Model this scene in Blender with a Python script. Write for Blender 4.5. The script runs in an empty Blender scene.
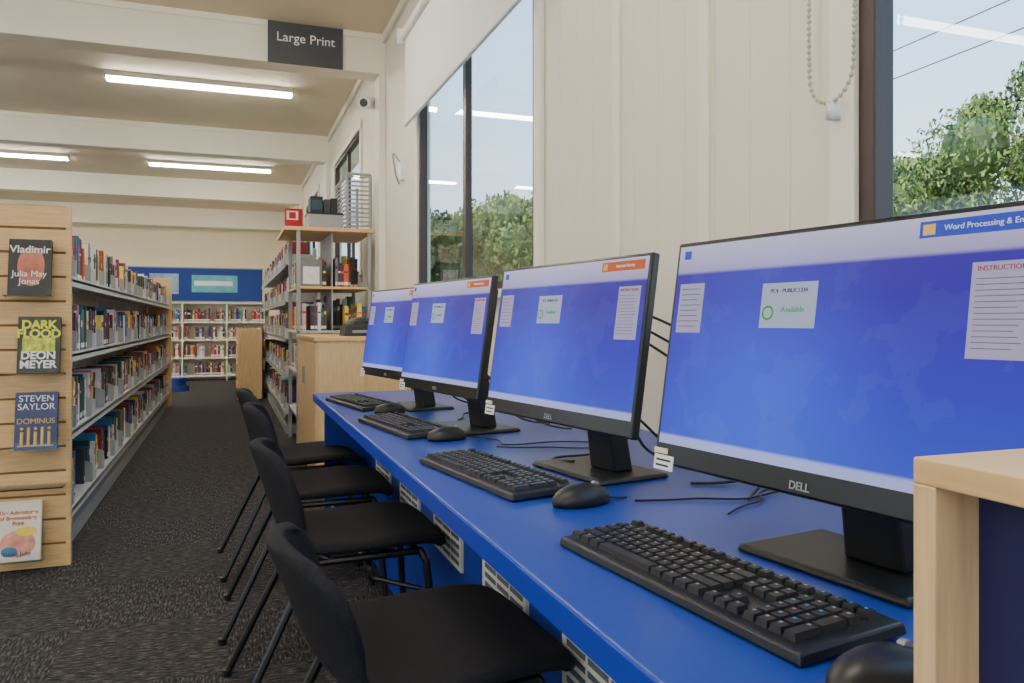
import bpy, math, random
from mathutils import Vector, Matrix, Euler
random.seed(7)
C=bpy.context.scene.collection
# ------------------------------------------------------------ materials
def lin(c):
    def f(v):
        v/=255.0
        return v/12.92 if v<=0.04045 else ((v+0.055)/1.055)**2.4
    return (f(c[0]),f(c[1]),f(c[2]),1)
def mat(name,rgb,rough=0.6,metal=0.0,noise=0.0,nscale=20,bump=0.0,emit=0,stretch=(1,1,1),spec=0.5):
    m=bpy.data.materials.new(name); m.use_nodes=True
    nt=m.node_tree; n=nt.nodes; l=nt.links; p=n["Principled BSDF"]
    col=lin(rgb)
    p.inputs["Base Color"].default_value=col
    p.inputs["Roughness"].default_value=rough
    p.inputs["Metallic"].default_value=metal
    p.inputs["Specular IOR Level"].default_value=spec
    if noise>0 or bump>0:
        tc=n.new("ShaderNodeTexCoord"); mp=n.new("ShaderNodeMapping"); mp.inputs["Scale"].default_value=stretch
        nz=n.new("ShaderNodeTexNoise"); nz.inputs["Scale"].default_value=nscale; nz.inputs["Detail"].default_value=4
        l.new(tc.outputs["Object"],mp.inputs[0]); l.new(mp.outputs[0],nz.inputs["Vector"])
        if noise>0:
            r=n.new("ShaderNodeValToRGB")
            r.color_ramp.elements[0].position=0.3; r.color_ramp.elements[1].position=0.7
            r.color_ramp.elements[0].color=tuple(max(0,c*(1-noise)) for c in col[:3])+(1,)
            r.color_ramp.elements[1].color=tuple(min(1,c*(1+noise)) for c in col[:3])+(1,)
            l.new(nz.outputs["Fac"],r.inputs[0]); l.new(r.outputs[0],p.inputs["Base Color"])
        if bump>0:
            b=n.new("ShaderNodeBump"); b.inputs["Strength"].default_value=bump; b.inputs["Distance"].default_value=0.002
            l.new(nz.outputs["Fac"],b.inputs["Height"]); l.new(b.outputs[0],p.inputs["Normal"])
    if emit>0:
        p.inputs["Emission Color"].default_value=col; p.inputs["Emission Strength"].default_value=emit
    return m
def glassmat(name,tint=(1,1,1),ior=1.45,rough=0.0):
    m=bpy.data.materials.new(name); m.use_nodes=True; nt=m.node_tree; n=nt.nodes; l=nt.links
    n.clear(); o=n.new("ShaderNodeOutputMaterial"); mx=n.new("ShaderNodeMixShader")
    t=n.new("ShaderNodeBsdfTransparent"); t.inputs[0].default_value=(*tint,1)
    g=n.new("ShaderNodeBsdfGlossy"); g.inputs["Roughness"].default_value=rough
    f=n.new("ShaderNodeFresnel"); f.inputs[0].default_value=ior
    l.new(f.outputs[0],mx.inputs[0]); l.new(t.outputs[0],mx.inputs[1]); l.new(g.outputs[0],mx.inputs[2]); l.new(mx.outputs[0],o.inputs[0])
    return m
def wallmat(name,rgb,axis,pitch,strength=0.6):
    m=mat(name,rgb,0.55); nt=m.node_tree; n=nt.nodes; l=nt.links; p=n["Principled BSDF"]
    tc=n.new("ShaderNodeTexCoord"); s=n.new("ShaderNodeSeparateXYZ"); l.new(tc.outputs["Object"],s.inputs[0])
    a=n.new("ShaderNodeMath"); a.operation='MULTIPLY'; a.inputs[1].default_value=1.0/pitch; l.new(s.outputs[axis],a.inputs[0])
    b=n.new("ShaderNodeMath"); b.operation='FRACT'; l.new(a.outputs[0],b.inputs[0])
    c=n.new("ShaderNodeMath"); c.operation='PINGPONG'; c.inputs[1].default_value=0.5; l.new(b.outputs[0],c.inputs[0])
    d=n.new("ShaderNodeMapRange"); d.inputs[1].default_value=0.0; d.inputs[2].default_value=0.035; l.new(c.outputs[0],d.inputs[0])
    bp=n.new("ShaderNodeBump"); bp.inputs["Strength"].default_value=strength; bp.inputs["Distance"].default_value=0.004
    l.new(d.outputs[0],bp.inputs["Height"]); l.new(bp.outputs[0],p.inputs["Normal"])
    nz=n.new("ShaderNodeTexNoise"); nz.inputs["Scale"].default_value=1.3; l.new(tc.outputs["Object"],nz.inputs["Vector"])
    r=n.new("ShaderNodeValToRGB"); col=lin(rgb)
    r.color_ramp.elements[0].color=tuple(c_*0.95 for c_ in col[:3])+(1,); r.color_ramp.elements[1].color=col
    l.new(nz.outputs["Fac"],r.inputs[0]); l.new(r.outputs[0],p.inputs["Base Color"])
    return m
def woodmat(name,rgb,stretch):
    return mat(name,rgb,0.45,noise=0.13,nscale=9,stretch=stretch)
def carpetmat():
    m=mat("carpet_tiles",(60,58,58),0.95,spec=0.1); nt=m.node_tree; n=nt.nodes; l=nt.links; p=n["Principled BSDF"]
    tc=n.new("ShaderNodeTexCoord")
    ck=n.new("ShaderNodeTexChecker"); ck.inputs["Scale"].default_value=2.0; ck.inputs[1].default_value=(0,0,0,1); ck.inputs[2].default_value=(1,1,1,1)
    l.new(tc.outputs["Object"],ck.inputs[0])
    outs=[]
    for sc in ((26,140,1),(140,26,1)):
        mp=n.new("ShaderNodeMapping"); mp.inputs["Scale"].default_value=sc; l.new(tc.outputs["Object"],mp.inputs[0])
        nz=n.new("ShaderNodeTexNoise"); nz.inputs["Scale"].default_value=1.0; nz.inputs["Detail"].default_value=3; nz.inputs["Roughness"].default_value=0.7
        l.new(mp.outputs[0],nz.inputs["Vector"]); outs.append(nz)
    mx=n.new("ShaderNodeMix"); mx.data_type='FLOAT'
    l.new(ck.outputs["Fac"],mx.inputs[0]); l.new(outs[0].outputs["Fac"],mx.inputs[2]); l.new(outs[1].outputs["Fac"],mx.inputs[3])
    r=n.new("ShaderNodeValToRGB"); e=r.color_ramp.elements
    e[0].position=0.38; e[0].color=lin((34,34,37)); e[1].position=0.68; e[1].color=lin((108,105,102))
    x=r.color_ramp.elements.new(0.52); x.color=lin((60,59,61))
    l.new(mx.outputs[0],r.inputs[0]); l.new(r.outputs[0],p.inputs["Base Color"])
    b=n.new("ShaderNodeBump"); b.inputs["Strength"].default_value=0.3; b.inputs["Distance"].default_value=0.003
    l.new(mx.outputs[0],b.inputs["Height"]); l.new(b.outputs[0],p.inputs["Normal"])
    return m
def screenmat():
    m=bpy.data.materials.new("screen_display"); m.use_nodes=True; nt=m.node_tree; n=nt.nodes; l=nt.links
    p=n["Principled BSDF"]; p.inputs["Base Color"].default_value=(0.002,0.002,0.006,1); p.inputs["Roughness"].default_value=0.4; p.inputs["Specular IOR Level"].default_value=0.15
    tc=n.new("ShaderNodeTexCoord"); s=n.new("ShaderNodeSeparateXYZ"); l.new(tc.outputs["Object"],s.inputs[0])
    mr=n.new("ShaderNodeMapRange"); mr.inputs[1].default_value=-0.149; mr.inputs[2].default_value=0.149; l.new(s.outputs[2],mr.inputs[0])
    r=n.new("ShaderNodeValToRGB"); e=r.color_ramp.elements
    e[0].position=0.0; e[0].color=(0.44,0.46,0.82,1); e[1].position=1.0; e[1].color=(0.62,0.58,0.82,1)
    for pos,c in ((0.035,(0.42,0.46,0.88,1)),(0.05,(0.045,0.075,0.68,1)),(0.35,(0.038,0.036,0.60,1)),(0.72,(0.046,0.018,0.42,1)),(0.855,(0.055,0.024,0.42,1)),(0.872,(0.42,0.38,0.66,1))):
        x=e.new(pos); x.color=c
    l.new(mr.outputs[0],r.inputs[0])
    vm=n.new("ShaderNodeVectorMath"); vm.operation='DISTANCE'; vm.inputs[1].default_value=(-.09,0,-.04); l.new(tc.outputs["Object"],vm.inputs[0])
    g=n.new("ShaderNodeMapRange"); g.interpolation_type='SMOOTHSTEP'; g.inputs[1].default_value=0.0; g.inputs[2].default_value=0.26; g.inputs[3].default_value=1.0; g.inputs[4].default_value=0.0; l.new(vm.outputs["Value"],g.inputs[0])
    gm=n.new("ShaderNodeMix"); gm.data_type='RGBA'; gm.blend_type='ADD'; gm.inputs[7].default_value=(0.015,0.06,0.28,1)
    l.new(g.outputs[0],gm.inputs[0]); l.new(r.outputs[0],gm.inputs[6])
    nz=n.new("ShaderNodeTexNoise"); nz.inputs["Scale"].default_value=12; nz.inputs["Detail"].default_value=7; l.new(tc.outputs["Object"],nz.inputs["Vector"])
    r2=n.new("ShaderNodeValToRGB"); r2.color_ramp.elements[0].position=0.545; r2.color_ramp.elements[0].color=(0,0,0,1)
    r2.color_ramp.elements[1].position=0.555; r2.color_ramp.elements[1].color=(.5,.8,1,1); l.new(nz.outputs["Fac"],r2.inputs[0])
    ad=n.new("ShaderNodeMix"); ad.data_type='RGBA'; ad.blend_type='ADD'; ad.inputs[0].default_value=0.017
    l.new(gm.outputs[2],ad.inputs[6]); l.new(r2.outputs[0],ad.inputs[7])
    l.new(ad.outputs[2],p.inputs["Emission Color"]); p.inputs["Emission Strength"].default_value=1.0
    return m
M={}
M['wall']=wallmat("painted_boards",(238,230,210),1,0.145,0.5)
M['wallx']=wallmat("painted_boards_x",(240,229,201),0,0.3,0.3)
M['white']=mat("white_paint",(243,237,221),0.5,noise=0.02,nscale=3)
M['ceil']=mat("ceiling_paint",(228,214,190),0.7,noise=0.03,nscale=2)
M['carpet']=carpetmat()
M['brown']=mat("brown_window_frame",(52,32,27),0.4)
M['glass']=glassmat("window_glass",(0.96,0.98,0.98),1.5)
M['glassr']=glassmat("tinted_window_glass",(0.86,0.90,0.89),1.85)
M['acrylic']=glassmat("clear_acrylic",(0.96,0.98,1.0),1.25)
M['blind']=mat("blind_fabric",(243,240,232),0.8,noise=0.02,nscale=80)
M['chain']=mat("bead_chain_plastic",(190,184,165),0.35)
M['grey']=mat("grey_metal",(150,152,155),0.4,0.3)
M['dgrey']=mat("dark_sign",(58,62,68),0.5)
M['shelf']=mat("shelf_metal",(202,203,200),0.4)
M['shelfd']=mat("shelf_inner_metal",(158,161,162),0.5)
M['wood']=woodmat("birch_wood",(224,184,128),(1,1,14))
M['woodv']=woodmat("birch_wood_v",(224,190,140),(14,14,1))
M['woodgap']=mat("wood_groove",(150,112,68),0.7)
M['blue']=mat("blue_laminate",(28,64,160),0.33,noise=0.03,nscale=60,spec=0.45)
M['blueedge']=mat("blue_edge",(18,54,175),0.4)
M['bluep']=mat("blue_panel",(20,54,155),0.5)
M['vent']=mat("vent_white",(222,222,214),0.5)
M['ventd']=mat("vent_dark",(90,96,104),0.6)
M['black']=mat("black_plastic",(20,20,23),0.4,noise=0.05,nscale=200)
M['key']=mat("key_plastic",(26,26,29),0.45)
M['keyt']=mat("key_legend",(150,150,150),0.6)
M['keyb']=mat("key_legend_blue",(60,140,210),0.6)
M['rim']=mat("monitor_bezel",(16,16,19),0.3)
M['screen']=screenmat()
M['fabric']=mat("black_fabric",(34,34,39),0.95,noise=0.35,nscale=420,bump=0.6,spec=0.2)
M['tube']=mat("black_tube",(14,14,16),0.35)
M['light']=mat("tube_diffuser",(255,246,228),0.5,emit=62)
M['lightb']=mat("fixture_body",(240,240,236),0.5)
M['board']=mat("blue_board",(14,56,140),0.7,noise=0.05,nscale=30)
M['navy']=mat("navy_laminate",(24,30,84),0.5)
M['red']=mat("red_sign",(190,24,24),0.4)
M['whiteg']=mat("white_gloss",(240,240,240),0.3)
M['paper']=mat("paper",(240,240,238),0.7)
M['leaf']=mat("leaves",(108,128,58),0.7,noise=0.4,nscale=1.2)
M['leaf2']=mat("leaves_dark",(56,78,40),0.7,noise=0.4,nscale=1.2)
M['bark']=mat("bark",(92,76,60),0.9,noise=0.3,nscale=8)
M['grass']=mat("grass",(110,130,70),0.9,noise=0.3,nscale=2)
M['asph']=mat("bitumen",(150,148,144),0.9,noise=0.1,nscale=6)
M['fence']=mat("render_wall",(205,196,180),0.8,noise=0.05,nscale=4)
M['roof']=mat("roof_iron",(200,204,206),0.5)
def em(name,rgb,s): 
    m=mat(name,rgb,0.5,emit=s); q=m.node_tree.nodes["Principled BSDF"]; q.inputs["Base Color"].default_value=(0.02,0.02,0.02,1); q.inputs["Specular IOR Level"].default_value=.2; return m
M['e_note']=em("screen_note",(196,188,224),0.72)
M['e_card']=em("screen_card",(186,196,226),0.8)
M['e_tagb']=em("screen_tag_blue",(40,70,215),0.8)
M['e_tago']=em("screen_tag_orange",(225,95,25),0.8)
M['e_txt']=em("screen_text_dark",(50,50,110),0.4)
M['e_txtr']=em("screen_text_grey",(120,90,130),0.6)
M['e_title']=em("screen_text_red",(190,50,70),0.6)
M['e_green']=em("screen_text_green",(40,190,60),0.7)
M['e_wht']=em("screen_text_white",(230,230,250),0.9)
M['t_white']=mat("print_white",(242,242,240),0.5)
M['t_yellow']=mat("print_yellow",(225,225,60),0.5)
M['t_gold']=mat("print_gold",(225,185,90),0.5)
M['t_orange']=mat("print_orange",(220,120,60),0.5)
M['t_cream']=mat("print_cream",(238,228,200),0.5)
PAL=[(40,60,120),(150,35,35),(230,225,210),(30,30,35),(60,110,80),(210,160,60),(90,60,110),(200,200,205),(60,120,160),(150,85,45),(235,235,235),(110,30,50),(30,80,90),(220,90,50),(120,120,125),(70,75,60),(245,215,90),(200,120,140),(45,45,50),(60,60,70),(225,220,215)]
BK=[mat("book_cloth_%d"%i,c,0.55,noise=0.12,nscale=25) for i,c in enumerate(PAL)]
M['pages']=mat("book_pages",(225,215,192),0.9)
# ------------------------------------------------------------ mesh builder
class MB:
    def __init__(s): s.v=[];s.f=[];s.mi=[];s.mats=[]
    def m(s,mt):
        if mt not in s.mats: s.mats.append(mt)
        return s.mats.index(mt)
    def add(s,vs,fs,mt):
        b=len(s.v); s.v+=[tuple(v) for v in vs]; k=s.m(mt)
        for f in fs: s.f.append(tuple(b+i for i in f)); s.mi.append(k)
    def box(s,x0,x1,y0,y1,z0,z1,mt,tx=0,ty=0):
        s.add([(x0,y0,z0),(x1,y0,z0),(x1,y1,z0),(x0,y1,z0),(x0+tx,y0+ty,z1),(x1-tx,y0+ty,z1),(x1-tx,y1-ty,z1),(x0+tx,y1-ty,z1)],
              [(0,3,2,1),(4,5,6,7),(0,1,5,4),(1,2,6,5),(2,3,7,6),(3,0,4,7)],mt)
    def tube(s,a,b,r,mt,n=10,r2=None):
        a=Vector(a);b=Vector(b);d=(b-a).normalized(); up=Vector((0,0,1)) if abs(d.z)<0.9 else Vector((1,0,0))
        u=d.cross(up).normalized(); w=d.cross(u); r2=r if r2 is None else r2
        vs=[];
        for c,rr in ((a,r),(b,r2)):
            for i in range(n):
                t=2*math.pi*i/n; vs.append(tuple(c+u*math.cos(t)*rr+w*math.sin(t)*rr))
        fs=[(i,(i+1)%n,n+(i+1)%n,n+i) for i in range(n)]+[tuple(reversed(range(n))),tuple(range(n,2*n))]
        s.add(vs,fs,mt)
    def path(s,pts,r,mt,n=8):
        for i in range(len(pts)-1): s.tube(pts[i],pts[i+1],r,mt,n)
        for p in pts[1:-1]: s.ball(p,r,mt,n,6)
    def ball(s,c,r,mt,seg=10,rings=6,zmin=-1,sc=(1,1,1)):
        vs=[];fs=[]
        for j in range(rings+1):
            ph=math.pi*(j/rings)-math.pi/2; z=max(math.sin(ph),zmin)
            for i in range(seg):
                t=2*math.pi*i/seg; vs.append((c[0]+r*sc[0]*math.cos(ph)*math.cos(t),c[1]+r*sc[1]*math.cos(ph)*math.sin(t),c[2]+r*sc[2]*z))
        for j in range(rings):
            for i in range(seg):
                fs.append((j*seg+i,j*seg+(i+1)%seg,(j+1)*seg+(i+1)%seg,(j+1)*seg+i))
        s.add(vs,fs,mt)
    def build(s,name,parent=None,loc=(0,0,0),rot=(0,0,0),bevel=0,smooth=False,sub=0,seg=2):
        me=bpy.data.meshes.new(name); me.from_pydata(s.v,[],s.f)
        for m_ in s.mats: me.materials.append(m_)
        me.polygons.foreach_set("material_index",s.mi); 
        if smooth: me.polygons.foreach_set("use_smooth",[True]*len(s.f))
        me.update(); o=bpy.data.objects.new(name,me); C.objects.link(o); o.location=loc; o.rotation_euler=rot
        if parent: o.parent=parent
        if bevel>0:
            b=o.modifiers.new("bev",'BEVEL'); b.width=bevel; b.segments=seg; b.limit_method='ANGLE'
        if sub: 
            q=o.modifiers.new("sub",'SUBSURF'); q.levels=sub; q.render_levels=sub
        return o
def empty(name,loc=(0,0,0),rot=(0,0,0),parent=None):
    e=bpy.data.objects.new(name,None); C.objects.link(e); e.location=loc; e.rotation_euler=rot; e.empty_display_size=0.1
    if parent: e.parent=parent
    return e
def text(name,body,size,loc,rot,mt,parent,align='CENTER',bold=0.0,ls=1.0,ext=0.0003):
    cu=bpy.data.curves.new(name,'FONT'); cu.body=body; cu.size=size; cu.align_x=align; cu.align_y='CENTER'; cu.extrude=ext; cu.offset=bold; cu.space_line=ls
    cu.materials.append(mt); o=bpy.data.objects.new(name,cu); C.objects.link(o); o.location=loc; o.rotation_euler=rot; o.parent=parent
    return o
def cable(name,pts,r,mt,parent=None):
    cu=bpy.data.curves.new(name,'CURVE'); cu.dimensions='3D'; cu.bevel_depth=r; cu.bevel_resolution=2; cu.resolution_u=10
    sp=cu.splines.new('NURBS'); sp.points.add(len(pts)-1)
    for i,p in enumerate(pts): sp.points[i].co=(*p,1)
    sp.order_u=4; sp.use_endpoint_u=True; cu.materials.append(mt)
    o=bpy.data.objects.new(name,cu); C.objects.link(o)
    if parent: o.parent=parent
    return o
R90=math.radians(90)
XW=1.2; CZ=3.38; YF=17.6; XL=-7.0; YB=-4.0; WT=.07
# ------------------------------------------------------------ room shell
b=MB(); b.box(XL-.2,XW+.2,YB-.2,YF+.2,-.1,0,M['carpet']); b.build("floor")
b=MB(); b.box(XL-.2,XW+.6,YB-.2,YF+.2,CZ,CZ+.15,M['ceil']); b.build("ceiling")
wins=[(-1.2,1.235,1.0,2.9),(2.98,5.08,1.2,2.9),(7.5,9.4,1.5,2.9),(11.2,13.0,1.5,2.9)]
b=MB(); y=YB
for (a,c,z0,z1) in wins:
    b.box(XW,XW+WT,y,a,0,CZ,M['wall']); b.box(XW,XW+WT,a,c,0,z0,M['wall']); b.box(XW,XW+WT,a,c,z1,CZ,M['wall']); y=c
b.box(XW,XW+WT,y,YF,0,CZ,M['wall']); b.build("wall_right")
b=MB(); b.box(XL,XW,YF,YF+.15,0,CZ,M['wallx']); b.build("wall_back")
b=MB(); y=YB
lw=[(-2.5,.5),(2,5),(6.8,9.8),(11,14)]  # unseen window openings, added to let in fill light
for a,c in lw:
    b.box(XL-.15,XL,y,a,0,CZ,M['wall']); b.box(XL-.15,XL,a,c,0,.9,M['wall']); b.box(XL-.15,XL,a,c,2.8,CZ,M['wall']); y=c
b.box(XL-.15,XL,y,YF,0,CZ,M['wall']); b.build("wall_left")
b=MB(); b.box(XL,-5.5,YB-.15,YB,0,CZ,M['wallx']); b.box(-5.5,.5,YB-.15,YB,0,.9,M['wallx']); b.box(-5.5,.5,YB-.15,YB,2.8,CZ,M['wallx']); b.box(.5,XW,YB-.15,YB,0,CZ,M['wallx']); b.build("wall_front")  # wide opening behind the camera, unseen, added to admit sky light
for i,yb in enumerate([-1.1,2.6,6.3,10.0,13.7]):
    b=MB(); b.box(XL,XW,yb,yb+.22,3.06,CZ,M['white']); b.box(XL,XW,yb-.012,yb,CZ-.05,CZ,M['white']); b.build("ceiling_beam" ,bevel=.004)
b=MB(); b.box(XL,XW,17.2,YF,3.0,CZ,M['white']); b.build("bulkhead_back")
b=MB(); b.box(XW-.03,XW,YB,YF,CZ-.07,CZ,M['white']); b.build("trim_cornice",bevel=.004)
b=MB()
for yb in (6.3,10.0,13.7): b.box(XW-.05,XW,yb+.0,yb+.2,0,3.06,M['white'])
b.build("trim_pilasters",bevel=.004)
b=MB()
for yb in (1.78,2.28): b.box(XW-.012,XW,yb-.022,yb+.022,0,CZ-.07,M['white'])
b.build("trim_batten",bevel=.003)
b=MB(); b.box(XW-.015,XW,YB,YF,0,.12,M['white']); b.build("baseboard_right")
b=MB(); b.box(XL,XW,YF-.015,YF,0,.12,M['white']); b.build("baseboard_back")
def window(n,a,c,z0,z1,mull,gm='glass',w=.042):
    e=empty("window_%d"%n,(XW,(a+c)/2,z0))
    h=(c-a)/2; H=z1-z0
    b=MB()
    b.box(-.01,.04,-h,-h+w,0,H,M['brown']); b.box(-.01,.04,h-w,h,0,H,M['brown']); b.box(-.01,.04,-h+w,h-w,0,w,M['brown']); b.box(-.01,.04,-h+w,h-w,H-w,H,M['brown'])
    for mm in mull:
        yy=mm-(a+c)/2; b.box(.0,.035,yy-.03,yy+.03,w,H-w,M['brown'])
    b.build("frame",e,bevel=.003)
    b=MB(); b.add([(.02,-h+w,w),(.02,h-w,w),(.02,h-w,H-w),(.02,-h+w,H-w)],[(0,3,2,1)],M[gm]); b.build("glass_pane",e)
    b=MB(); b.box(-.022,-.001,-h-.07,-h,-.07,H+.07,M['white']); b.box(-.022,-.001,h,h+.07,-.07,H+.07,M['white']); b.box(-.022,-.001,-h,h,H,H+.07,M['white']); b.box(-.05,-.001,-h-.07,h+.07,-.04,0,M['white']); b.build("architrave",e,bevel=.003)
    return e
window(1,*wins[0],[-.1])
window(2,*wins[1],[4.05],'glassr')
window(3,*wins[2],[8.45],'glassr')
window(4,*wins[3],[12.1],'glassr')
e=empty("roller_blind",(XW-.09,4.03,2.96))
b=MB(); b.tube((0,-1.12,0),(0,1.12,0),.035,M['blind'],16); b.box(-.05,.06,-1.14,-1.12,-.05,.05,M['whiteg']); b.box(-.05,.06,1.12,1.14,-.05,.05,M['whiteg']); b.build("roller",e,bevel=.002)
b=MB(); b.box(-.002,.002,-1.1,1.1,-.6,0,M['blind']); b.tube((0,-1.1,-.6),(0,1.1,-.6),.012,M['whiteg'],8); b.build("fabric",e)
e=empty("roller_blind",(XW-.07,.02,2.96))
b=MB(); b.tube((0,-1.2,0),(0,1.2,0),.035,M['blind'],16); b.box(-.002,.002,-1.18,1.18,-.5,0,M['blind']); b.build("roller",e)
def bead_chain(name,pts):
    b=MB()
    for i in range(len(pts)-1):
        a=Vector(pts[i]);c=Vector(pts[i+1]); n=max(1,int((c-a).length/.0125))
        for k in range(n): b.ball(tuple(a.lerp(c,k/n)),.0052,M['chain'],7,5)
        b.tube(a,c,.0014,M['chain'],5)
    m_=pts[len(pts)//2]
    b.box(m_[0]-.004,XW,m_[1]-.008,m_[1]+.008,m_[2]-.035,m_[2]+.004,M['whiteg'])
    return b.build(name,smooth=True)
ch=[(XW-.04,1.30,2.92),(XW-.04,1.335,1.85),(XW-.04,1.342,1.70)]+[(XW-.04,1.278+.062*math.cos(math.pi*k/14),1.57-.07*math.sin(math.pi*k/14)) for k in range(15)]+[(XW-.04,1.212,1.70),(XW-.04,1.212,1.85),(XW-.04,1.22,2.92)]
bead_chain("blind_bead_chain",ch)
def clight(x0,x1,y):
    e=empty("ceiling_light",((x0+x1)/2,y,CZ)); h=(x1-x0)/2
    b=MB(); b.box(-h,h,-.06,.06,-.05,0,M['lightb']); b.box(-h-.015,-h,-.06,.06,-.075,0,M['lightb']); b.box(h,h+.015,-.06,.06,-.075,0,M['lightb']); b.build("housing",e,bevel=.003)
    b=MB(); b.box(-h,h,-.05,.05,-.08,-.051,M['light']); b.build("diffuser",e,bevel=.01)
for y in (-2.9,.9,4.5,8.1,12.3,14.8):  # nearest rows unseen, for illumination; farthest, hidden by beam, added to brighten back wall
    for x0 in (-1.06,-3.75,-6.4): clight(x0,x0+1.66,y)
e=empty("aisle_sign",(.571,6.28,3.215))
b=MB(); b.box(-.285,.285,-.016,-.001,-.165,.155,M['dgrey']); b.build("plate",e,bevel=.003)
text("lettering","Large Print",.1,(-.0,-.018,.035),(R90,0,0),M['t_white'],e)
e=empty("aisle_sign",(-3.15,9.98,3.22))
b=MB(); b.box(-.28,.28,-.016,-.001,-.15,.15,M['dgrey']); b.build("plate",e,bevel=.003)
text("lettering","Fiction",.105,(0,-.018,.03),(R90,0,0),M['t_white'],e)
e=empty("exit_sign",(XW-.05,13.69,2.82))  # red exit sign projecting from the right wall
b=MB(); b.box(-.25,.04,-.01,.01,-.17,.15,M['red']); b.box(-.22,-.03,-.014,-.01,-.04,.11,M['t_white']); b.box(-.18,-.07,-.016,-.014,-.02,.09,M['red']); b.build("plate",e)
e=empty("security_camera",(XW,6.55,2.90))
b=MB(); b.tube((0,0,0),(-.03,0,0),.05,M['whiteg'],16); b.tube((-.03,0,0),(-.1,0,-.01),.016,M['whiteg'],10); b.build("bracket",e,smooth=False)
b=MB(); b.tube((-.05,.09,.01),(-.15,-.1,-.045),.052,M['whiteg'],18); b.tube((-.1495,-.099,-.0448),(-.152,-.105,-.046),.034,M['dgrey'],16); b.build("body",e,bevel=.004)
e=empty("antenna_bracket",(XW,5.6,2.15)); b=MB(); b.box(-.03,0,-.04,.04,-.07,.07,M['whiteg']); b.path([(-.02,0,.05),(-.07,0,.12),(-.09,-.05,.1),(-.06,-.02,-.05),(-.03,0,-.1)],.006,M['grey']); b.build("bracket",e)
# ------------------------------------------------------------ desk
e=empty("computer_desk",(0,0,0))
DZ=.72
b=MB(); b.box(.372,XW-.001,-.8,3.72,DZ-.034,DZ,M['blue']); b.build("desktop",e,bevel=.003)
b=MB(); b.box(.370,.3725,-.8,3.72,DZ-.036,DZ-.003,M['blueedge']); b.build("edge_band",e)
b=MB(); b.box(.60,.618,-.8,3.70,0,DZ-.034,M['bluep']); b.box(.60,XW-.02,3.68,3.70,0,DZ-.034,M['bluep']); b.box(.42,.60,3.68,3.70,0.0,DZ-.034,M['bluep']); b.build("front_panel",e)
b=MB()
for yc in (.7,1.2,1.69,2.18,2.68,3.17):
    w,h=.15,.09; zc=.46
    b.box(.592,.5995,yc-w,yc+w,zc-h,zc+h,M['vent'])
    nx,nz=3,7
    for i in range(nx):
        for j in range(nz):
            yy=yc-w+.018+i*(2*w-.03)/nx; zz=zc-h+.014+j*(2*h-.022)/nz
            b.box(.5905,.592,yy,yy+(2*w-.03)/nx-.012,zz,zz+.011,M['ventd'])
b.build("vent_grilles",e)
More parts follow.
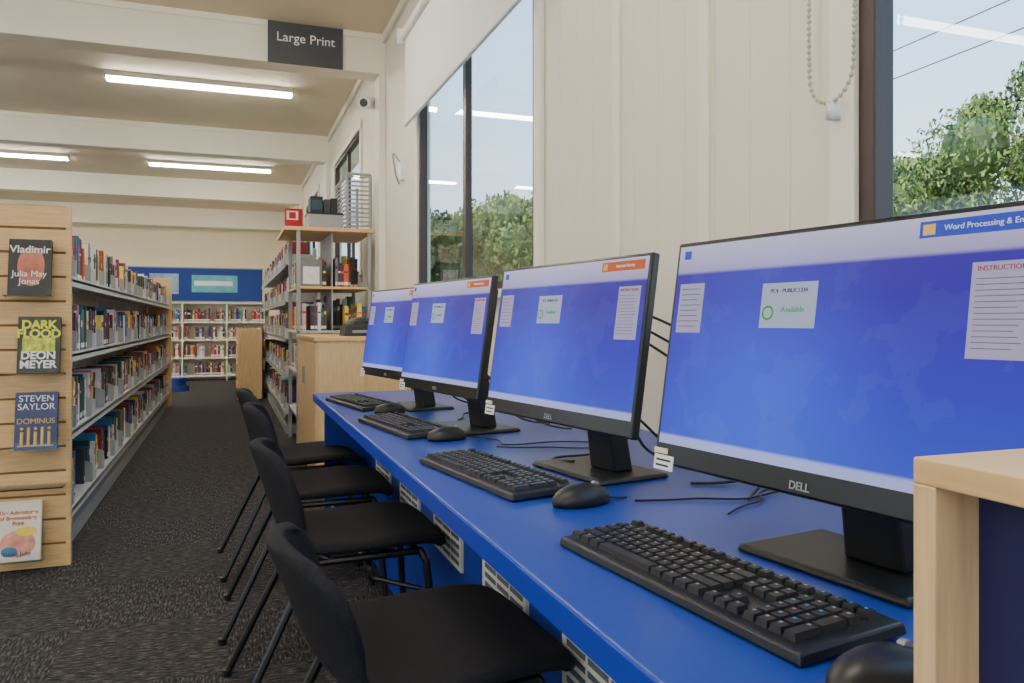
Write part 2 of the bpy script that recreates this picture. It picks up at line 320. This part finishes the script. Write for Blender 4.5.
# ------------------------------------------------------------ monitors
def monitor(cx,cy,ang,tag,cardtxt,pz=.289):
    e=empty("computer_monitor",(cx,cy,DZ),(0,0,math.radians(ang)))
    W,H=.275,.17
    b=MB(); b.box(-.165,.105,.035,.215,0.001,.011,M['black'],.004,.004); b.build("stand_base",e,bevel=.004)
    b=MB()
    # swept-forward neck rising from the base to the back of the panel
    b.add([(-.045,.115,.010),(.045,.115,.010),(.045,.165,.010),(-.045,.165,.010),(-.036,.07,.32),(.036,.07,.32),(.036,.11,.32),(-.036,.11,.32)],[(0,3,2,1),(4,5,6,7),(0,1,5,4),(1,2,6,5),(2,3,7,6),(3,0,4,7)],M['black'])
    b.box(-.05,.05,.045,.09,.22,.33,M['black']); b.build("stand_neck",e,bevel=.005)
    p=empty("panel",(0,0,pz),(math.radians(-8.5),0,0),e)
    b=MB(); b.box(-W,W,.0,.018,-H,H,M['rim']); b.box(-W+.04,W-.04,.018,.045,-H+.06,H-.03,M['black'],0,0); b.build("housing",p,bevel=.004)
    sw,sh=W-.0075,.1505; zo=.0125
    s=MB(); s.add([(-sw,0,-sh),(sw,0,-sh),(sw,0,sh),(-sw,0,sh)],[(0,1,2,3)],M['screen']); s.build("screen",p,(0,-.0006,zo))
    b=MB(); 
    yy0,yy1=-.0014,-.0008
    def rect(x0,x1,z0,z1,m,k=0): b.box(x0,x1,yy0-k*.0003,yy1,z0+zo,z1+zo,m)
    rect(-sw+.010,-sw+.062,.018,.092,M['e_note']); rect(sw-.078,sw-.014,-.004,.096,M['e_note'])
    rect(-.092,-.002,.026,.086,M['e_card'])
    rect(sw-.140,sw-.010,.127,.1455,M['e_tagb'] if tag=='b' else M['e_tago'],0)
    rect(-sw+.012,-sw+.026,.130,.143,M['e_tagb']); 
    rect(sw-.136,sw-.122,.130,.142,M['t_gold'],1)
    for i in range(8):
        z=.084-i*.008; rect(-sw+.015,-sw+.057-random.random()*.012,z-.0009,z,M['e_txt'],1)
    for i in range(13):
        z=.079-i*.006; rect(sw-.073,sw-.019-random.random()*.014,z-.0008,z,M['e_txtr'] ,1)
    b.build("display_windows",p)
    text("card_title",cardtxt,.0078,(-.047,-.0018,.075+zo),(R90,0,0),M['e_txt'],p)
    text("card_status","Available",.0105,(-.038,-.0018,.050+zo),(R90,0,0),M['e_green'],p)
    text("note_title","INSTRUCTIONS",.0075,(sw-.046,-.0018,.089+zo),(R90,0,0),M['e_title'],p)
    text("tag_text","Word Processing & Email" if tag=='b' else "Internet Access",.0088,(sw-.066,-.0022,.1362+zo),(R90,0,0),M['e_wht'],p)
    b=MB(); b.tube((-.079,-.0009,.046+zo),(-.079,-.0016,.046+zo),.010,M['e_green'],20); b.tube((-.079,-.0016,.046+zo),(-.079,-.0018,.046+zo),.007,M['e_card'],20); b.build("card_logo",p)
    text("maker_badge","DELL",.014,(0.0,-.0012,-H+.0125),(R90,0,0),M['grey'],p,bold=.0003)
    b=MB(); b.box(-W+.003,-W+.045,-.002,-.0003,-H-.008,-H+.014,M['paper']); b.box(-W+.008,-W+.04,-.0024,-.002,-H+.005,-H+.008,M['black']); b.box(-W+.008,-W+.036,-.0024,-.002,-H-.003,-H-.000,M['black']);b.box(-W+.001,-W+.03,-.0022,-.0003,-H+.016,-H+.024,M['t_cream']); b.build("asset_label",p)
    cable("power_cable",[(0.0,.10,.2),(.03,.2,.12),(.06,.26,.03),(.12,.32,.006),(.16,.36,.006)],.003,M['black'],e)
    cable("video_cable",[(-0.02,.10,.2),(-.05,.24,.14),(-.08,.26,.03),(-.03,.32,.006),(.02,.37,.006)],.0035,M['black'],e)
    return e
monitor(.680,.780,-81,'b',"PC4 - PUBLIC1234",.284)
monitor(.648,1.50,-80,'o',"PC3 - PUBLIC1233")
monitor(.600,2.26,-80,'o',"PC2 - PUBLIC1232")
monitor(.577,2.91,-80,'o',"PC1 - PUBLIC1231")
# ------------------------------------------------------------ keyboards & mice
def keyboard(cx,cy,ang):
    e=empty("computer_keyboard",(cx,cy,DZ+.001),(math.radians(2),0,math.radians(ang)))
    b=MB(); b.box(-.23,.23,-.080,.074,0.003,.016,M['black'],.003,.003); b.build("case",e,bevel=.003)
    b=MB(); z0,z1=.0155,.0235
    def key(x,y,w,h,leg=M['keyt']):
        b.box(x+.0008,x+w-.0008,y+.0008,y+h-.0008,z0,z1,M['key'],.0022,.0018)
        if leg: b.box(x+.005,x+.0085,y+h-.0075,y+h-.004,z1,z1+.0002,leg)
    u=.0190; X0=-.2215
    rows=[[1.5]+[1]*12+[1.5],[1.75]+[1]*11+[2.25],[2.25]+[1]*10+[2.75],[1.25,1.25,1.25,6.25,1.25,1.25,1.25,1.25]]
    y=.032
    r0=[1]*13+[2]
    for r in [r0]+rows:
        x=X0
        for w in r: key(x,y-u,w*u,u,M['keyt'] if w<3 else None); x+=w*u
        y-=u
    for i,fx in enumerate([0,2,3,4,5,6.5,7.5,8.5,9.5,11,12,13,14]): key(X0+fx*u,.042,u,.0165)
    xn=X0+15.3*u
    for i in range(3):
        key(xn+i*u,.042,u,.0165); key(xn+i*u,.032-u,u,u); key(xn+i*u,.032-2*u,u,u); key(xn+i*u,.032-5*u,u,u)
    key(xn+u,.032-4*u,u,u)
    xp=X0+18.6*u
    for i in range(4):
        key(xp+i*u,.042,u,.0165,M['keyb'])
        for j in range(5):
            if i==3 and j in (2,4): continue
            hh=u*(2 if (i==3 and j in (1,3)) else 1); key(xp+i*u,.032-(j+1)*u-(hh-u),u,hh,M['keyb'] if (j in (1,3) and i<3) else M['keyt'])
    b.build("keys",e)
    return e
keyboard(.563,.838,-83.5); keyboard(.532,1.575,-81.5); keyboard(.515,2.385,-81.5); keyboard(.50,3.12,-80)
def mouse(cx,cy,ang):
    e=empty("computer_mouse",(cx,cy,DZ+.001),(0,0,math.radians(ang)))
    b=MB(); b.ball((0,0,.008),1,M['black'],24,14,-.25,(.033,.060,.030)); b.build("body",e,smooth=True)
    b=MB(); b.tube((-.004,.03,.032),(.004,.03,.032),.007,M['grey'],14); b.build("scroll_wheel",e)
    cable("lead",[(0,.055,.008),(0,.07,.003),(.002,.085,.002),(.004,.10,.002)],.0018,M['black'],e)
mouse(.552,.545,-85); mouse(.600,1.282,-80); mouse(.575,2.11,-80); mouse(.55,2.80,-80)
cb=empty("desk_cables",(0,0,DZ))
for i,pts in enumerate([
 [(.68,2.08,.004),(.72,2.03,.004),(.66,1.96,.004),(.74,1.93,.004),(.85,1.98,.004),(.95,1.9,.004)],
 [(.66,1.93,.004),(.72,1.88,.004),(.80,1.90,.004),(.84,1.82,.004),(.98,1.82,.004)],
 [(.70,1.265,.003),(.76,1.24,.004),(.82,1.25,.004),(.90,1.18,.004),(.97,1.24,.004),(1.10,1.25,.004)],
 [(.80,1.12,.004),(.87,1.18,.004),(.95,1.16,.004),(.93,1.26,.004),(1.06,1.27,.004)],
 [(.80,1.42,.35),(.95,1.42,.30),(1.08,1.36,.18),(1.10,1.33,.03),(.98,1.28,.004),(.9,1.2,.004)],
 [(.80,1.46,.33),(.98,1.46,.25),(1.12,1.42,.12),(1.12,1.38,.01),(1.0,1.34,.004)],
 [(.80,1.44,.30),(.93,1.40,.22),(1.02,1.34,.10),(1.04,1.31,.01),(.94,1.33,.004),(.88,1.36,.004)],
 [(.82,.74,.014),(.86,.66,.03),(.82,.58,.03),(.76,.53,.004)],
 [(.74,1.62,.014),(.70,1.68,.006),(.74,1.76,.004),(.84,1.72,.004),(.90,1.78,.004)],
 [(.72,2.5,.004),(.8,2.62,.004),(.74,2.7,.004),(.9,2.72,.004)]]):
    cable("lead_%d"%i,pts,.0020 if i<4 else .0030,M['black'],cb)
# ------------------------------------------------------------ chairs
def chair(cx,cy,ang=0,zs=1.0):
    e=empty("visitor_chair",(cx,cy,0),(0,0,math.radians(ang)))
    prof=[(.415,.425,.19),(.41,.446,.205),(.37,.460,.215),(.28,.460,.22),(.16,.453,.22),(.07,.450,.21),(.015,.464,.20),(-.012,.50,.195),(-.03,.555,.20),(-.048,.62,.207),(-.066,.675,.20),(-.08,.718,.18),(-.086,.74,.135)]
    nu=8; vs=[];fs=[]
    for k,(x,z,w) in enumerate(prof):
        back=max(0,min(1,(k-5)/3)); 
        for i in range(nu+1):
            u=-1+2*i/nu
            vs.append((x+back*.06*u*u-(.02*abs(u)**3 if k<3 else 0),u*w,.45+((z-.45)*zs if z>.45 else z-.45)+(1-back)*.012*u*u-(.0 if k<11 else .02*abs(u)**3)))
    for k in range(len(prof)-1):
        for i in range(nu):
            a=k*(nu+1)+i; fs.append((a,a+1,a+nu+2,a+nu+1))
    b=MB(); b.add(vs,fs,M['fabric']); o=b.build("upholstered_shell",e,smooth=True)
    s=o.modifiers.new("sol",'SOLIDIFY'); s.thickness=.034; s.offset=0
    q=o.modifiers.new("sub",'SUBSURF'); q.levels=2; q.render_levels=2
    b=MB(); r=.0105
    for sy in (-1,1):
        b.path([(.385,sy*.215,.005),(.355,sy*.18,.40),(.34,sy*.17,.428),(.06,sy*.17,.423),(.035,sy*.18,.40),(-.155,sy*.215,.005)],r,M['tube'])
        for fx in (.385,-.155): b.tube((fx,sy*.215,0),(fx,sy*.215,.02),.014,M['black'])
        b.tube((.1,sy*.17,.426),(.02,sy*.13,.47),.009,M['tube'])
    b.tube((.33,-.17,.428),(.33,.17,.428),r,M['tube']); b.tube((.08,-.17,.423),(.08,.17,.423),r,M['tube'])
    b.path([(.34,-.19,.33),(.22,-.15,.36),(.22,.15,.36),(.34,.19,.33)],.007,M['tube'])
    b.build("tube_frame",e,smooth=False)
    return e
chair(.158,1.41,3,.80); chair(.152,2.25,0,.95); chair(.145,2.92,-2,1.08); chair(.13,3.58,2,1.08)
# ------------------------------------------------------------ books helper
def book_row(b,axis,face,s0,s1,z,sgn,maxh=.24,density=.93,dep=.15,lab=True):
    s=s0
    while s<s1-.03:
        if random.random()>density:
            s+=random.uniform(.03,.14); continue
        t=random.uniform(.016,.042); h=maxh*random.uniform(.74,1.0); d=dep*random.uniform(.85,1)
        m_=random.choice(BK); jit=random.uniform(0,.012)
        f=face-sgn*jit; g=f-sgn*d; lo,hi=min(f,g),max(f,g)
        if axis=='y': b.box(lo,hi,s,s+t,z,z+h,m_)
        else: b.box(s,s+t,lo,hi,z,z+h,m_)
        if lab:
            for (za,zb,mm) in ((.015,.04,M['paper']),(h*.62,h*.62+random.uniform(.008,.04),random.choice(BK))):
                f2=f+sgn*.0008; l2,h2=min(f,f2),max(f,f2)
                if axis=='y': b.box(l2,h2,s+.002,s+t-.002,z+za,z+zb,mm)
                else: b.box(s+.002,s+t-.002,l2,h2,z+za,z+zb,mm)
        s+=t+.001
def shelving(name,xf,y0,y1,zs,sgn,depth=.25,bay=.92,upz=1.5,lip=.035,maxh=.24,density=.93):
    e=empty(name,(0,0,0)); b=MB(); back=xf-sgn*depth
    lo,hi=min(xf,back),max(xf,back)
    for z in zs:
        b.box(lo,hi,y0,y1,z-.012,z,M['shelf'])
        a,c=(xf-.006,xf) if sgn>0 else (xf,xf+.006)
        b.box(a,c,y0,y1,z-lip,z+.012,M['shelf'])
    y=y0
    while y<=y1+.01:
        a,c=(back-.03,back) if sgn>0 else (back,back+.03)
        b.box(a,c,y-.02,y+.02,0,upz,M['shelf'])
        for z in zs: b.box(lo,hi-.0,y-.003,y+.003,z,z+.09,M['shelf'])
        y+=bay
    a,c=(back-.014,back-.006) if sgn>0 else (back+.006,back+.014)
    b.box(a,c,y0,y1,.05,upz-.05,M['shelfd'])
    b.box(lo+.01,hi-.02,y0,y1,0,.08,M['shelfd'])
    b.build("frame",e)
    b=MB(); bk=MB()
    f=xf-sgn*.035
    for z in zs:
        y=y0
        while y<y1-.1:
            ye=min(y+bay/2,y1); stop=y+(ye-y)*random.uniform(.72,.98)
            book_row(bk,'y',f,y+.012,stop-.01,z+.001,sgn,maxh,density,.16)
            a0,a1=f+sgn*.02,f-sgn*.14
            w0,w1=stop-.006,min(stop+.03,ye-.005)
            b.add([(a0,w0,z),(a1,w0,z),(a1,w0,z+.17),(a0,w0,z+.10),(a0,w1,z),(a1,w1,z),(a1,w1,z+.17),(a0,w1,z+.10)],[(0,1,2,3),(4,7,6,5),(0,3,7,4),(3,2,6,7),(1,5,6,2)],M['shelfd'])
            y=ye
    bk.build("books",e); b.build("bookends",e)
    return e
YS=3.85
shelving("library_shelving",-.68,YS+.02,10.55,[.18,.54,.9,1.25],1,upz=1.45)
shelving("library_shelving",-1.56,YS+.02,10.55,[.18,.54,.9,1.25],-1,upz=1.45)
e=empty("slatwall_end_panel",(-1.112,YS-.02,0)); b=MB()
b.box(-.46,.46,.0,.018,0,1.55,M['woodgap'])
z=.0
while z<1.54:
    zt=min(z+.098,1.55); b.box(-.46,.46,-.012,0,z+.0,zt-.004,M['wood']); z+=.104
b.box(.455,.474,-.013,.02,0,1.55,M['wood']); b.build("slats",e,bevel=.002)
e=empty("shelving_end_panel",(-1.12,10.57,0)); b=MB(); b.box(-.46,.46,0,.03,0,1.59,M['wood']); b.build("panel",e,bevel=.003)
def display_book(xc,z0,w,h,y,cover,draw):
    e=empty("display_book",(xc,y,z0),(math.radians(-9),0,0))
    if cover:
        b=MB(); b.box(-w/2,w/2,0,.003,0,h,cover); b.box(-w/2+.003,w/2-.003,.003,.022,.003,h-.003,M['pages']); b.box(-w/2,w/2,.022,.025,0,h,cover); b.box(-w/2,-w/2+.003,0,.025,0,h,cover); b.build("cover",e)
        draw(e,w,h)
    b=MB(); u=w/2+.012
    b.box(-u,u,-.02,.04,-.005,-.002,M['acrylic']); b.box(-u,u,-.023,-.02,-.005,.03,M['acrylic']); b.box(-u,u,.03,.033,-.001,.17,M['acrylic']); b.build("acrylic_holder",e)
    return e
cA=mat("cover_dark",(34,30,34),.35); cA2=mat("cover_portrait",(190,110,85),.4,noise=.4,nscale=14)
cB=mat("cover_olive",(42,44,28),.35,noise=.5,nscale=18); cC=mat("cover_indigo",(38,46,96),.35,noise=.15,nscale=20); cD=mat("cover_cream",(236,228,212),.4)
cD2=mat("cover_pink",(225,150,130),.4,noise=.3,nscale=20)
def dA(e,w,h):
    b=MB(); b.ball((.005,0,.125),1,cA2,24,10,-1,(.05,.001,.085)); b.build("artwork",e)
    text("title","Vladimir",.044,(0,-.002,.195),(R90,0,.0),M['t_white'],e,bold=.0006); text("author","Julia May\nJonas",.036,(0,-.002,.075),(R90,0,0),M['t_white'],e,ls=.9)
def dB(e,w,h):
    b=MB(); b.box(-.06,.06,-.001,0,.09,.15,mat("art_lime",(190,200,60),.4,noise=.7,nscale=40)); b.build("artwork",e)
    text("title","DARK\nFLOOD",.048,(0,-.002,.185),(R90,0,0),M['t_yellow'],e,bold=.002,ls=.8); text("author","DEON\nMEYER",.045,(0,-.002,.055),(R90,0,0),M['t_white'],e,bold=.0015,ls=.85)
def dC(e,w,h):
    text("author","STEVEN\nSAYLOR",.038,(0,-.002,.195),(R90,0,0),M['t_white'],e,ls=.9); text("title","DOMINUS",.031,(0,-.002,.118),(R90,0,0),M['t_gold'],e)
    b=MB()
    for i in range(5): b.tube((-.05+i*.025,-.002,.02),(-.05+i*.025,-.002,.075+.01*(i%2)),.006,M['t_gold'],8); b.ball((-.05+i*.025,-.002,.088),.007,M['t_gold'],8,5)
    b.box(-.065,.065,-.001,0,.014,.02,M['t_gold']); b.build("artwork",e)
def dD(e,w,h):
    b=MB(); b.ball((0,0,.07),1,cD2,20,8,-1,(.065,.001,.055)); b.ball((.03,-.001,.12),1,BK[16],16,8,-1,(.04,.001,.02)); b.ball((-.03,-.001,.04),1,BK[8],16,8,-1,(.03,.001,.02)); b.build("artwork",e)
    text("title","The Adventures\nof Bermondsey\nPrint",.022,(0,-.003,.175),(R90,0,0),M['t_orange'],e,bold=.0006); text("author","Susan Juby",.024,(0,-.003,.03),(R90,0,0),M['navy'],e)
YB_=YS-.12
display_book(-.778,1.16,.155,.24,YB_,cA,dA); display_book(-.745,.836,.155,.24,YB_,cB,dB); display_book(-.755,.518,.155,.24,YB_,cC,dC); display_book(-.82,.06,.165,.245,YB_,cD,dD)
def shelf_holder(xc,z0,w):
    e=empty("acrylic_shelf",(xc,YS-.033,z0)); b=MB(); b.box(-w/2,w/2,-.11,0,-.004,0,M['acrylic']); b.box(-w/2,w/2,-.113,-.11,-.004,.035,M['acrylic']); b.build("tray",e)
for xc,z0,w in ((-1.02,1.15,.22),(-1.0,.834,.22),(-1.0,.518,.22),(-.82,.36,.34)): shelf_holder(xc,z0,w)
# ------------------------------------------------------------ right side shelving beyond desk
shelving("library_shelving",.5,7.6,12.9,[.2,.55,.9,1.25,1.6],-1,depth=.26,upz=1.75,density=.9)
e=empty("wood_cabinet",(0,0,0)); b=MB()
b.box(.52,1.12,5.0,6.3,.05,.93,M['woodv']); b.box(.505,1.135,4.985,6.315,.93,.955,M['wood']); b.box(.54,1.1,5.03,6.27,0,.05,M['black'])
b.box(.512,.52,5.02,5.64,.08,.91,M['woodv']); b.box(.512,.52,5.66,6.28,.08,.91,M['woodv']); b.tube((.50,5.60,.62),(.50,5.60,.74),.006,M['grey']); b.tube((.50,5.70,.62),(.50,5.70,.74),.006,M['grey'])
b.box(.53,.815,4.992,5.0,.08,.91,M['woodv']); b.box(.825,1.11,4.992,5.0,.08,.91,M['woodv']); b.build("carcass",e,bevel=.003)
e=empty("label_printer",(.86,5.4,.955)); b=MB(); b.box(-.13,.13,-.14,.14,0,.07,M['black'],.01,.01); b.ball((0,0,.06),1,M['black'],20,10,-.1,(.12,.13,.07)); b.box(-.08,.08,-.142,-.135,.02,.04,M['grey']); b.build("body",e,bevel=.004)
e=empty("wood_display_unit",(0,0,0)); b=MB(); bk=MB()
x0,x1,y0,y1=.52,1.12,6.5,7.4
b.box(x0-.1,x1+.02,y0-.02,y1,1.79,1.82,M['wood'])
for z in (.3,.65,.98,1.34): b.box(x0,x1,y0,y1,z-.02,z,M['wood'] if z>1.1 else M['shelf'])
for (xx,yy) in ((x0,y0),(x1-.03,y0),(x0,y1-.03),(x1-.03,y1-.03)): b.box(xx,xx+.03,yy,yy+.03,0,1.79,M['shelfd'])
b.box(x0+.28,x0+.29,y0+.03,y1-.03,.05,1.79,M['shelfd'])
for z,mh in ((.98,.24),(1.34,.24),(.65,.22)):
    book_row(bk,'x',y0+.03,x0+.02,x0+.27,z,-1,mh,.9); book_row(bk,'x',y0+.03,x0+.31,x1-.03,z,-1,mh,.9)
    book_row(bk,'y',x0+.02,y0+.2,y1-.05,z,-1,mh,.95)
    book_row(bk,'x',y0+.4,x0+.2,x1-.03,z,-1,mh+.06,1,.1)
bk.box(x0+.03,x0+.2,y0+.01,y0+.04,1.34,1.56,BK[14]); bk.box(x0+.05,x0+.18,y0+.008,y0+.01,1.36,1.5,BK[10])
b.build("frame",e,bevel=.002); bk.build("books",e)
e=empty("wire_magazine_rack",(0,0,1.82)); b=MB()
for xx in (.93,1.12):
    for yy in (6.55,7.25): b.tube((xx,yy,0),(xx,yy,.46),.014,M['shelfd'])
for k in range(12):
    z=.03+k*.037; b.tube((.93,6.55,z),(1.12,6.55,z),.008,M['shelfd'],6); b.tube((.93,7.25,z),(1.12,7.25,z),.006,M['shelfd'],6); b.tube((.93,6.55,z),(.93,7.25,z),.006,M['shelfd'],6)
b.tube((.93,6.55,.46),(1.12,6.55,.46),.014,M['shelfd'],6); b.tube((.93,6.55,.46),(.93,7.25,.46),.012,M['shelfd'],6); b.box(.94,1.11,6.56,7.24,.0,.012,M['shelfd']); b.build("wire_frame",e)
e=empty("storage_box",(.74,6.72,1.821)); b=MB(); b.box(-.12,.16,-.12,.14,0,.12,M['shelfd']); b.box(-.125,.165,-.125,.145,.12,.135,M['black']); b.box(-.1,.0,-.1,.1,.135,.27,BK[3]); b.box(.01,.06,-.1,.1,.135,.25,BK[19]); b.box(.065,.12,-.1,.1,.135,.26,BK[3]); b.box(-.09,-.01,-.102,-.1,.16,.24,BK[12]); b.build("box",e,bevel=.003)
e=empty("timber_book_browser",(0,0,0)); b=MB(); bk=MB()
b.box(.12,.46,11.2,11.225,0,.95,M['woodv']); b.box(.12,.46,13.2,13.225,0,.95,M['woodv']); b.box(.44,.46,11.2,13.2,0,.95,M['woodv'])
for z in (.12,.42,.72): b.box(.13,.44,11.22,13.2,z-.02,z,M['wood']); book_row(bk,'y',.17,11.25,13.15,z,-1,.22,.95)
b.build("carcass",e); bk.build("books",e)
e=empty("white_bookcase",(0,0,0)); b=MB(); bk=MB()
X0,X1,YQ=-1.5,.72,15.0
b.box(X0,X1,YQ+.3,YQ+.32,0,1.4,M['white']); b.box(X0,X1,YQ-.01,YQ+.3,1.38,1.4,M['white'])
for xx in (X0,X0+.74,X0+1.48,X1): b.box(xx-.012,xx+.012,YQ-.01,YQ+.3,0,1.4,M['white'])
for z in (.1,.42,.74,1.06):
    b.box(X0,X1,YQ,YQ+.3,z-.03,z,M['white'])
    for k in range(3): book_row(bk,'x',YQ+.04,X0+.74*k+.03,X0+.74*(k+1)-.04,z,-1,.24,.9)
b.build("carcass",e); bk.build("books",e)
e=empty("notice_board",(-.61,YF-.04,1.83)); b=MB()
b.box(-1.3,1.3,-.03,0,-.34,.34,M['board']); b.box(-1.32,1.32,-.035,-.0,.34,.36,M['grey']); b.box(-1.32,1.32,-.035,0,-.36,-.34,M['grey'])
b.box(-.1,.8,-.034,-.03,-.16,.2,mat("poster_teal",(90,170,190),.6,noise=.2,nscale=5)); b.box(-.05,.7,-.036,-.034,-.02,.08,M['t_white'])
b.box(-.9,-.35,-.034,-.03,-.2,.22,mat("poster_blue",(150,170,205),.6,noise=.3,nscale=5)); b.box(-1.2,-1.0,-.034,-.03,-.1,.2,M['paper'])
b.build("board",e)
e=empty("kick_stool",(-.72,12.9,0)); b=MB(); b.tube((0,0,0),(0,0,.08),.17,M['board'],24,.16); b.tube((0,0,.08),(0,0,.16),.13,M['board'],24,.11); b.tube((0,0,.16),(0,0,.2),.14,M['board'],24,.135); b.build("body",e)
e=empty("desktop_bookcase",(0,0,DZ)); b=MB()
b.box(.445,.74,-.5,.412,.219,.237,M['wood']); b.box(.445,.74,.394,.412,.001,.219,M['woodv']); b.box(.445,.74,-.5,-.482,.001,.219,M['woodv']); b.box(.447,.74,-.482,.394,.001,.018,M['wood']); b.build("carcass",e,bevel=.0012)
b=MB(); b.box(.485,.495,-.482,.394,.018,.219,M['navy']); b.build("back_panel",e)
# ------------------------------------------------------------ outside
b=MB(); b.box(1.6,140,-80,140,-.6,-.5,M['grass']); b.box(6,11,-80,140,-.5,-.49,M['asph']); b.build("ground_outside")
def tree(name,x,y,h,r,n,lm,seed,leaf=(.05,.11)):
    random.seed(seed); e=empty(name,(x,y,-.5)); b=MB(); b.tube((0,0,0),(0.1,0,h*.5),.35,M['bark'],10,.2)
    cl=[]
    for i in range(30):
        a=random.uniform(0,6.28); rr=r*random.uniform(.1,.85); c=Vector((rr*math.cos(a),rr*math.sin(a),h*.66+random.uniform(-.5,.45)*r*(1-.4*rr/r))); q=r*random.uniform(.16,.36); cl.append((c,q))
        b.tube((0.1,0,h*.42),tuple(c),.08,M['bark'],6,.03)
    b.build("trunk",e); b=MB()
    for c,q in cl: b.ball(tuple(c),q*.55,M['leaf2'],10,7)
    for i in range(n):
        c,q=random.choice(cl); d=Vector((random.gauss(0,1),random.gauss(0,1),random.gauss(0,1))).normalized(); d.z*=.75
        p=c+d*q*random.uniform(.55,1.12); s=random.uniform(*leaf)
        rt=Euler((random.uniform(0,6),random.uniform(0,6),random.uniform(0,6))).to_matrix()
        q4=[tuple(p+rt@Vector(v)*s) for v in ((-1,-.4,0),(1,-.4,0),(1,.4,0),(-1,.4,0))]
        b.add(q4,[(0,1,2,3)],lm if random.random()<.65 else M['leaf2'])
    b.build("foliage",e)
tree("street_tree",26,16.5,11.4,5.4,36000,M['leaf'],3)
tree("street_tree",24.5,22.8,9.0,4.7,28000,M['leaf'],9)
tree("street_tree",16,44,9.5,5.0,9000,M['leaf'],5,(.1,.2))
tree("street_tree",12.6,33,7.6,4.0,14000,M['leaf'],6,(.07,.14))
tree("street_tree",8.5,32,6.6,3.0,11000,M['leaf2'],16,(.07,.14))
e=empty("neighbour_house",(0,0,-.5)); b=MB(); b.box(26,36,0,8,0,3.6,M['fence']); b.add([(25.5,-.5,3.6),(36.5,-.5,3.6),(36.5,8.5,3.6),(25.5,8.5,3.6),(31,-.5,5.6),(31,8.5,5.6)],[(0,1,4),(2,3,5),(0,4,5,3),(1,2,5,4),(0,3,2,1)],M['roof']); b.box(25.9,26,3,5,1.2,2.4,M['brown']); b.build("house",e)
e=empty("power_lines",(0,0,0))
for k,(za,zb) in enumerate(((8.4,8.4),(9.2,9.2))):
    cable("wire_%d"%k,[(16,-10,za),(17,5,za-.6),(18,20,za-.6),(19,35,zb)],.018,M['dgrey'],e)
b=MB(); b.tube((19,35,-.5),(19,35,9.4),.14,M['bark'],10); b.tube((16,-10,-.5),(16,-10,9.4),.14,M['bark'],10); b.build("poles",e)
# ------------------------------------------------------------ world & sun
w=bpy.data.worlds.new("sky"); bpy.context.scene.world=w; w.use_nodes=True; n=w.node_tree.nodes; l=w.node_tree.links
bg=n["Background"]; tc=n.new("ShaderNodeTexCoord"); s=n.new("ShaderNodeSeparateXYZ"); l.new(tc.outputs["Generated"],s.inputs[0])
r=n.new("ShaderNodeValToRGB"); r.color_ramp.elements[0].position=0.0; r.color_ramp.elements[0].color=(0.74,0.88,1.0,1); r.color_ramp.elements[1].position=.5; r.color_ramp.elements[1].color=(0.34,0.62,1.0,1)
l.new(s.outputs[2],r.inputs[0]); l.new(r.outputs[0],bg.inputs[0]); bg.inputs[1].default_value=3.0
sd=bpy.data.lights.new("sun",'SUN'); sd.energy=9; sd.angle=.02; sd.color=(1,.93,.82); so=bpy.data.objects.new("sun",sd); C.objects.link(so); so.rotation_euler=(math.radians(30),math.radians(-38),0)
# ------------------------------------------------------------ camera
cd=bpy.data.cameras.new("camera"); cam=bpy.data.objects.new("camera",cd); C.objects.link(cam)
cam.location=(0,0,1.05); cam.rotation_euler=(R90,0,-math.atan(284/780)); cd.sensor_width=36; cd.lens=780/1024*36; cd.shift_y=-19.5/1024; cd.clip_start=.02; cd.clip_end=400
bpy.context.scene.camera=cam
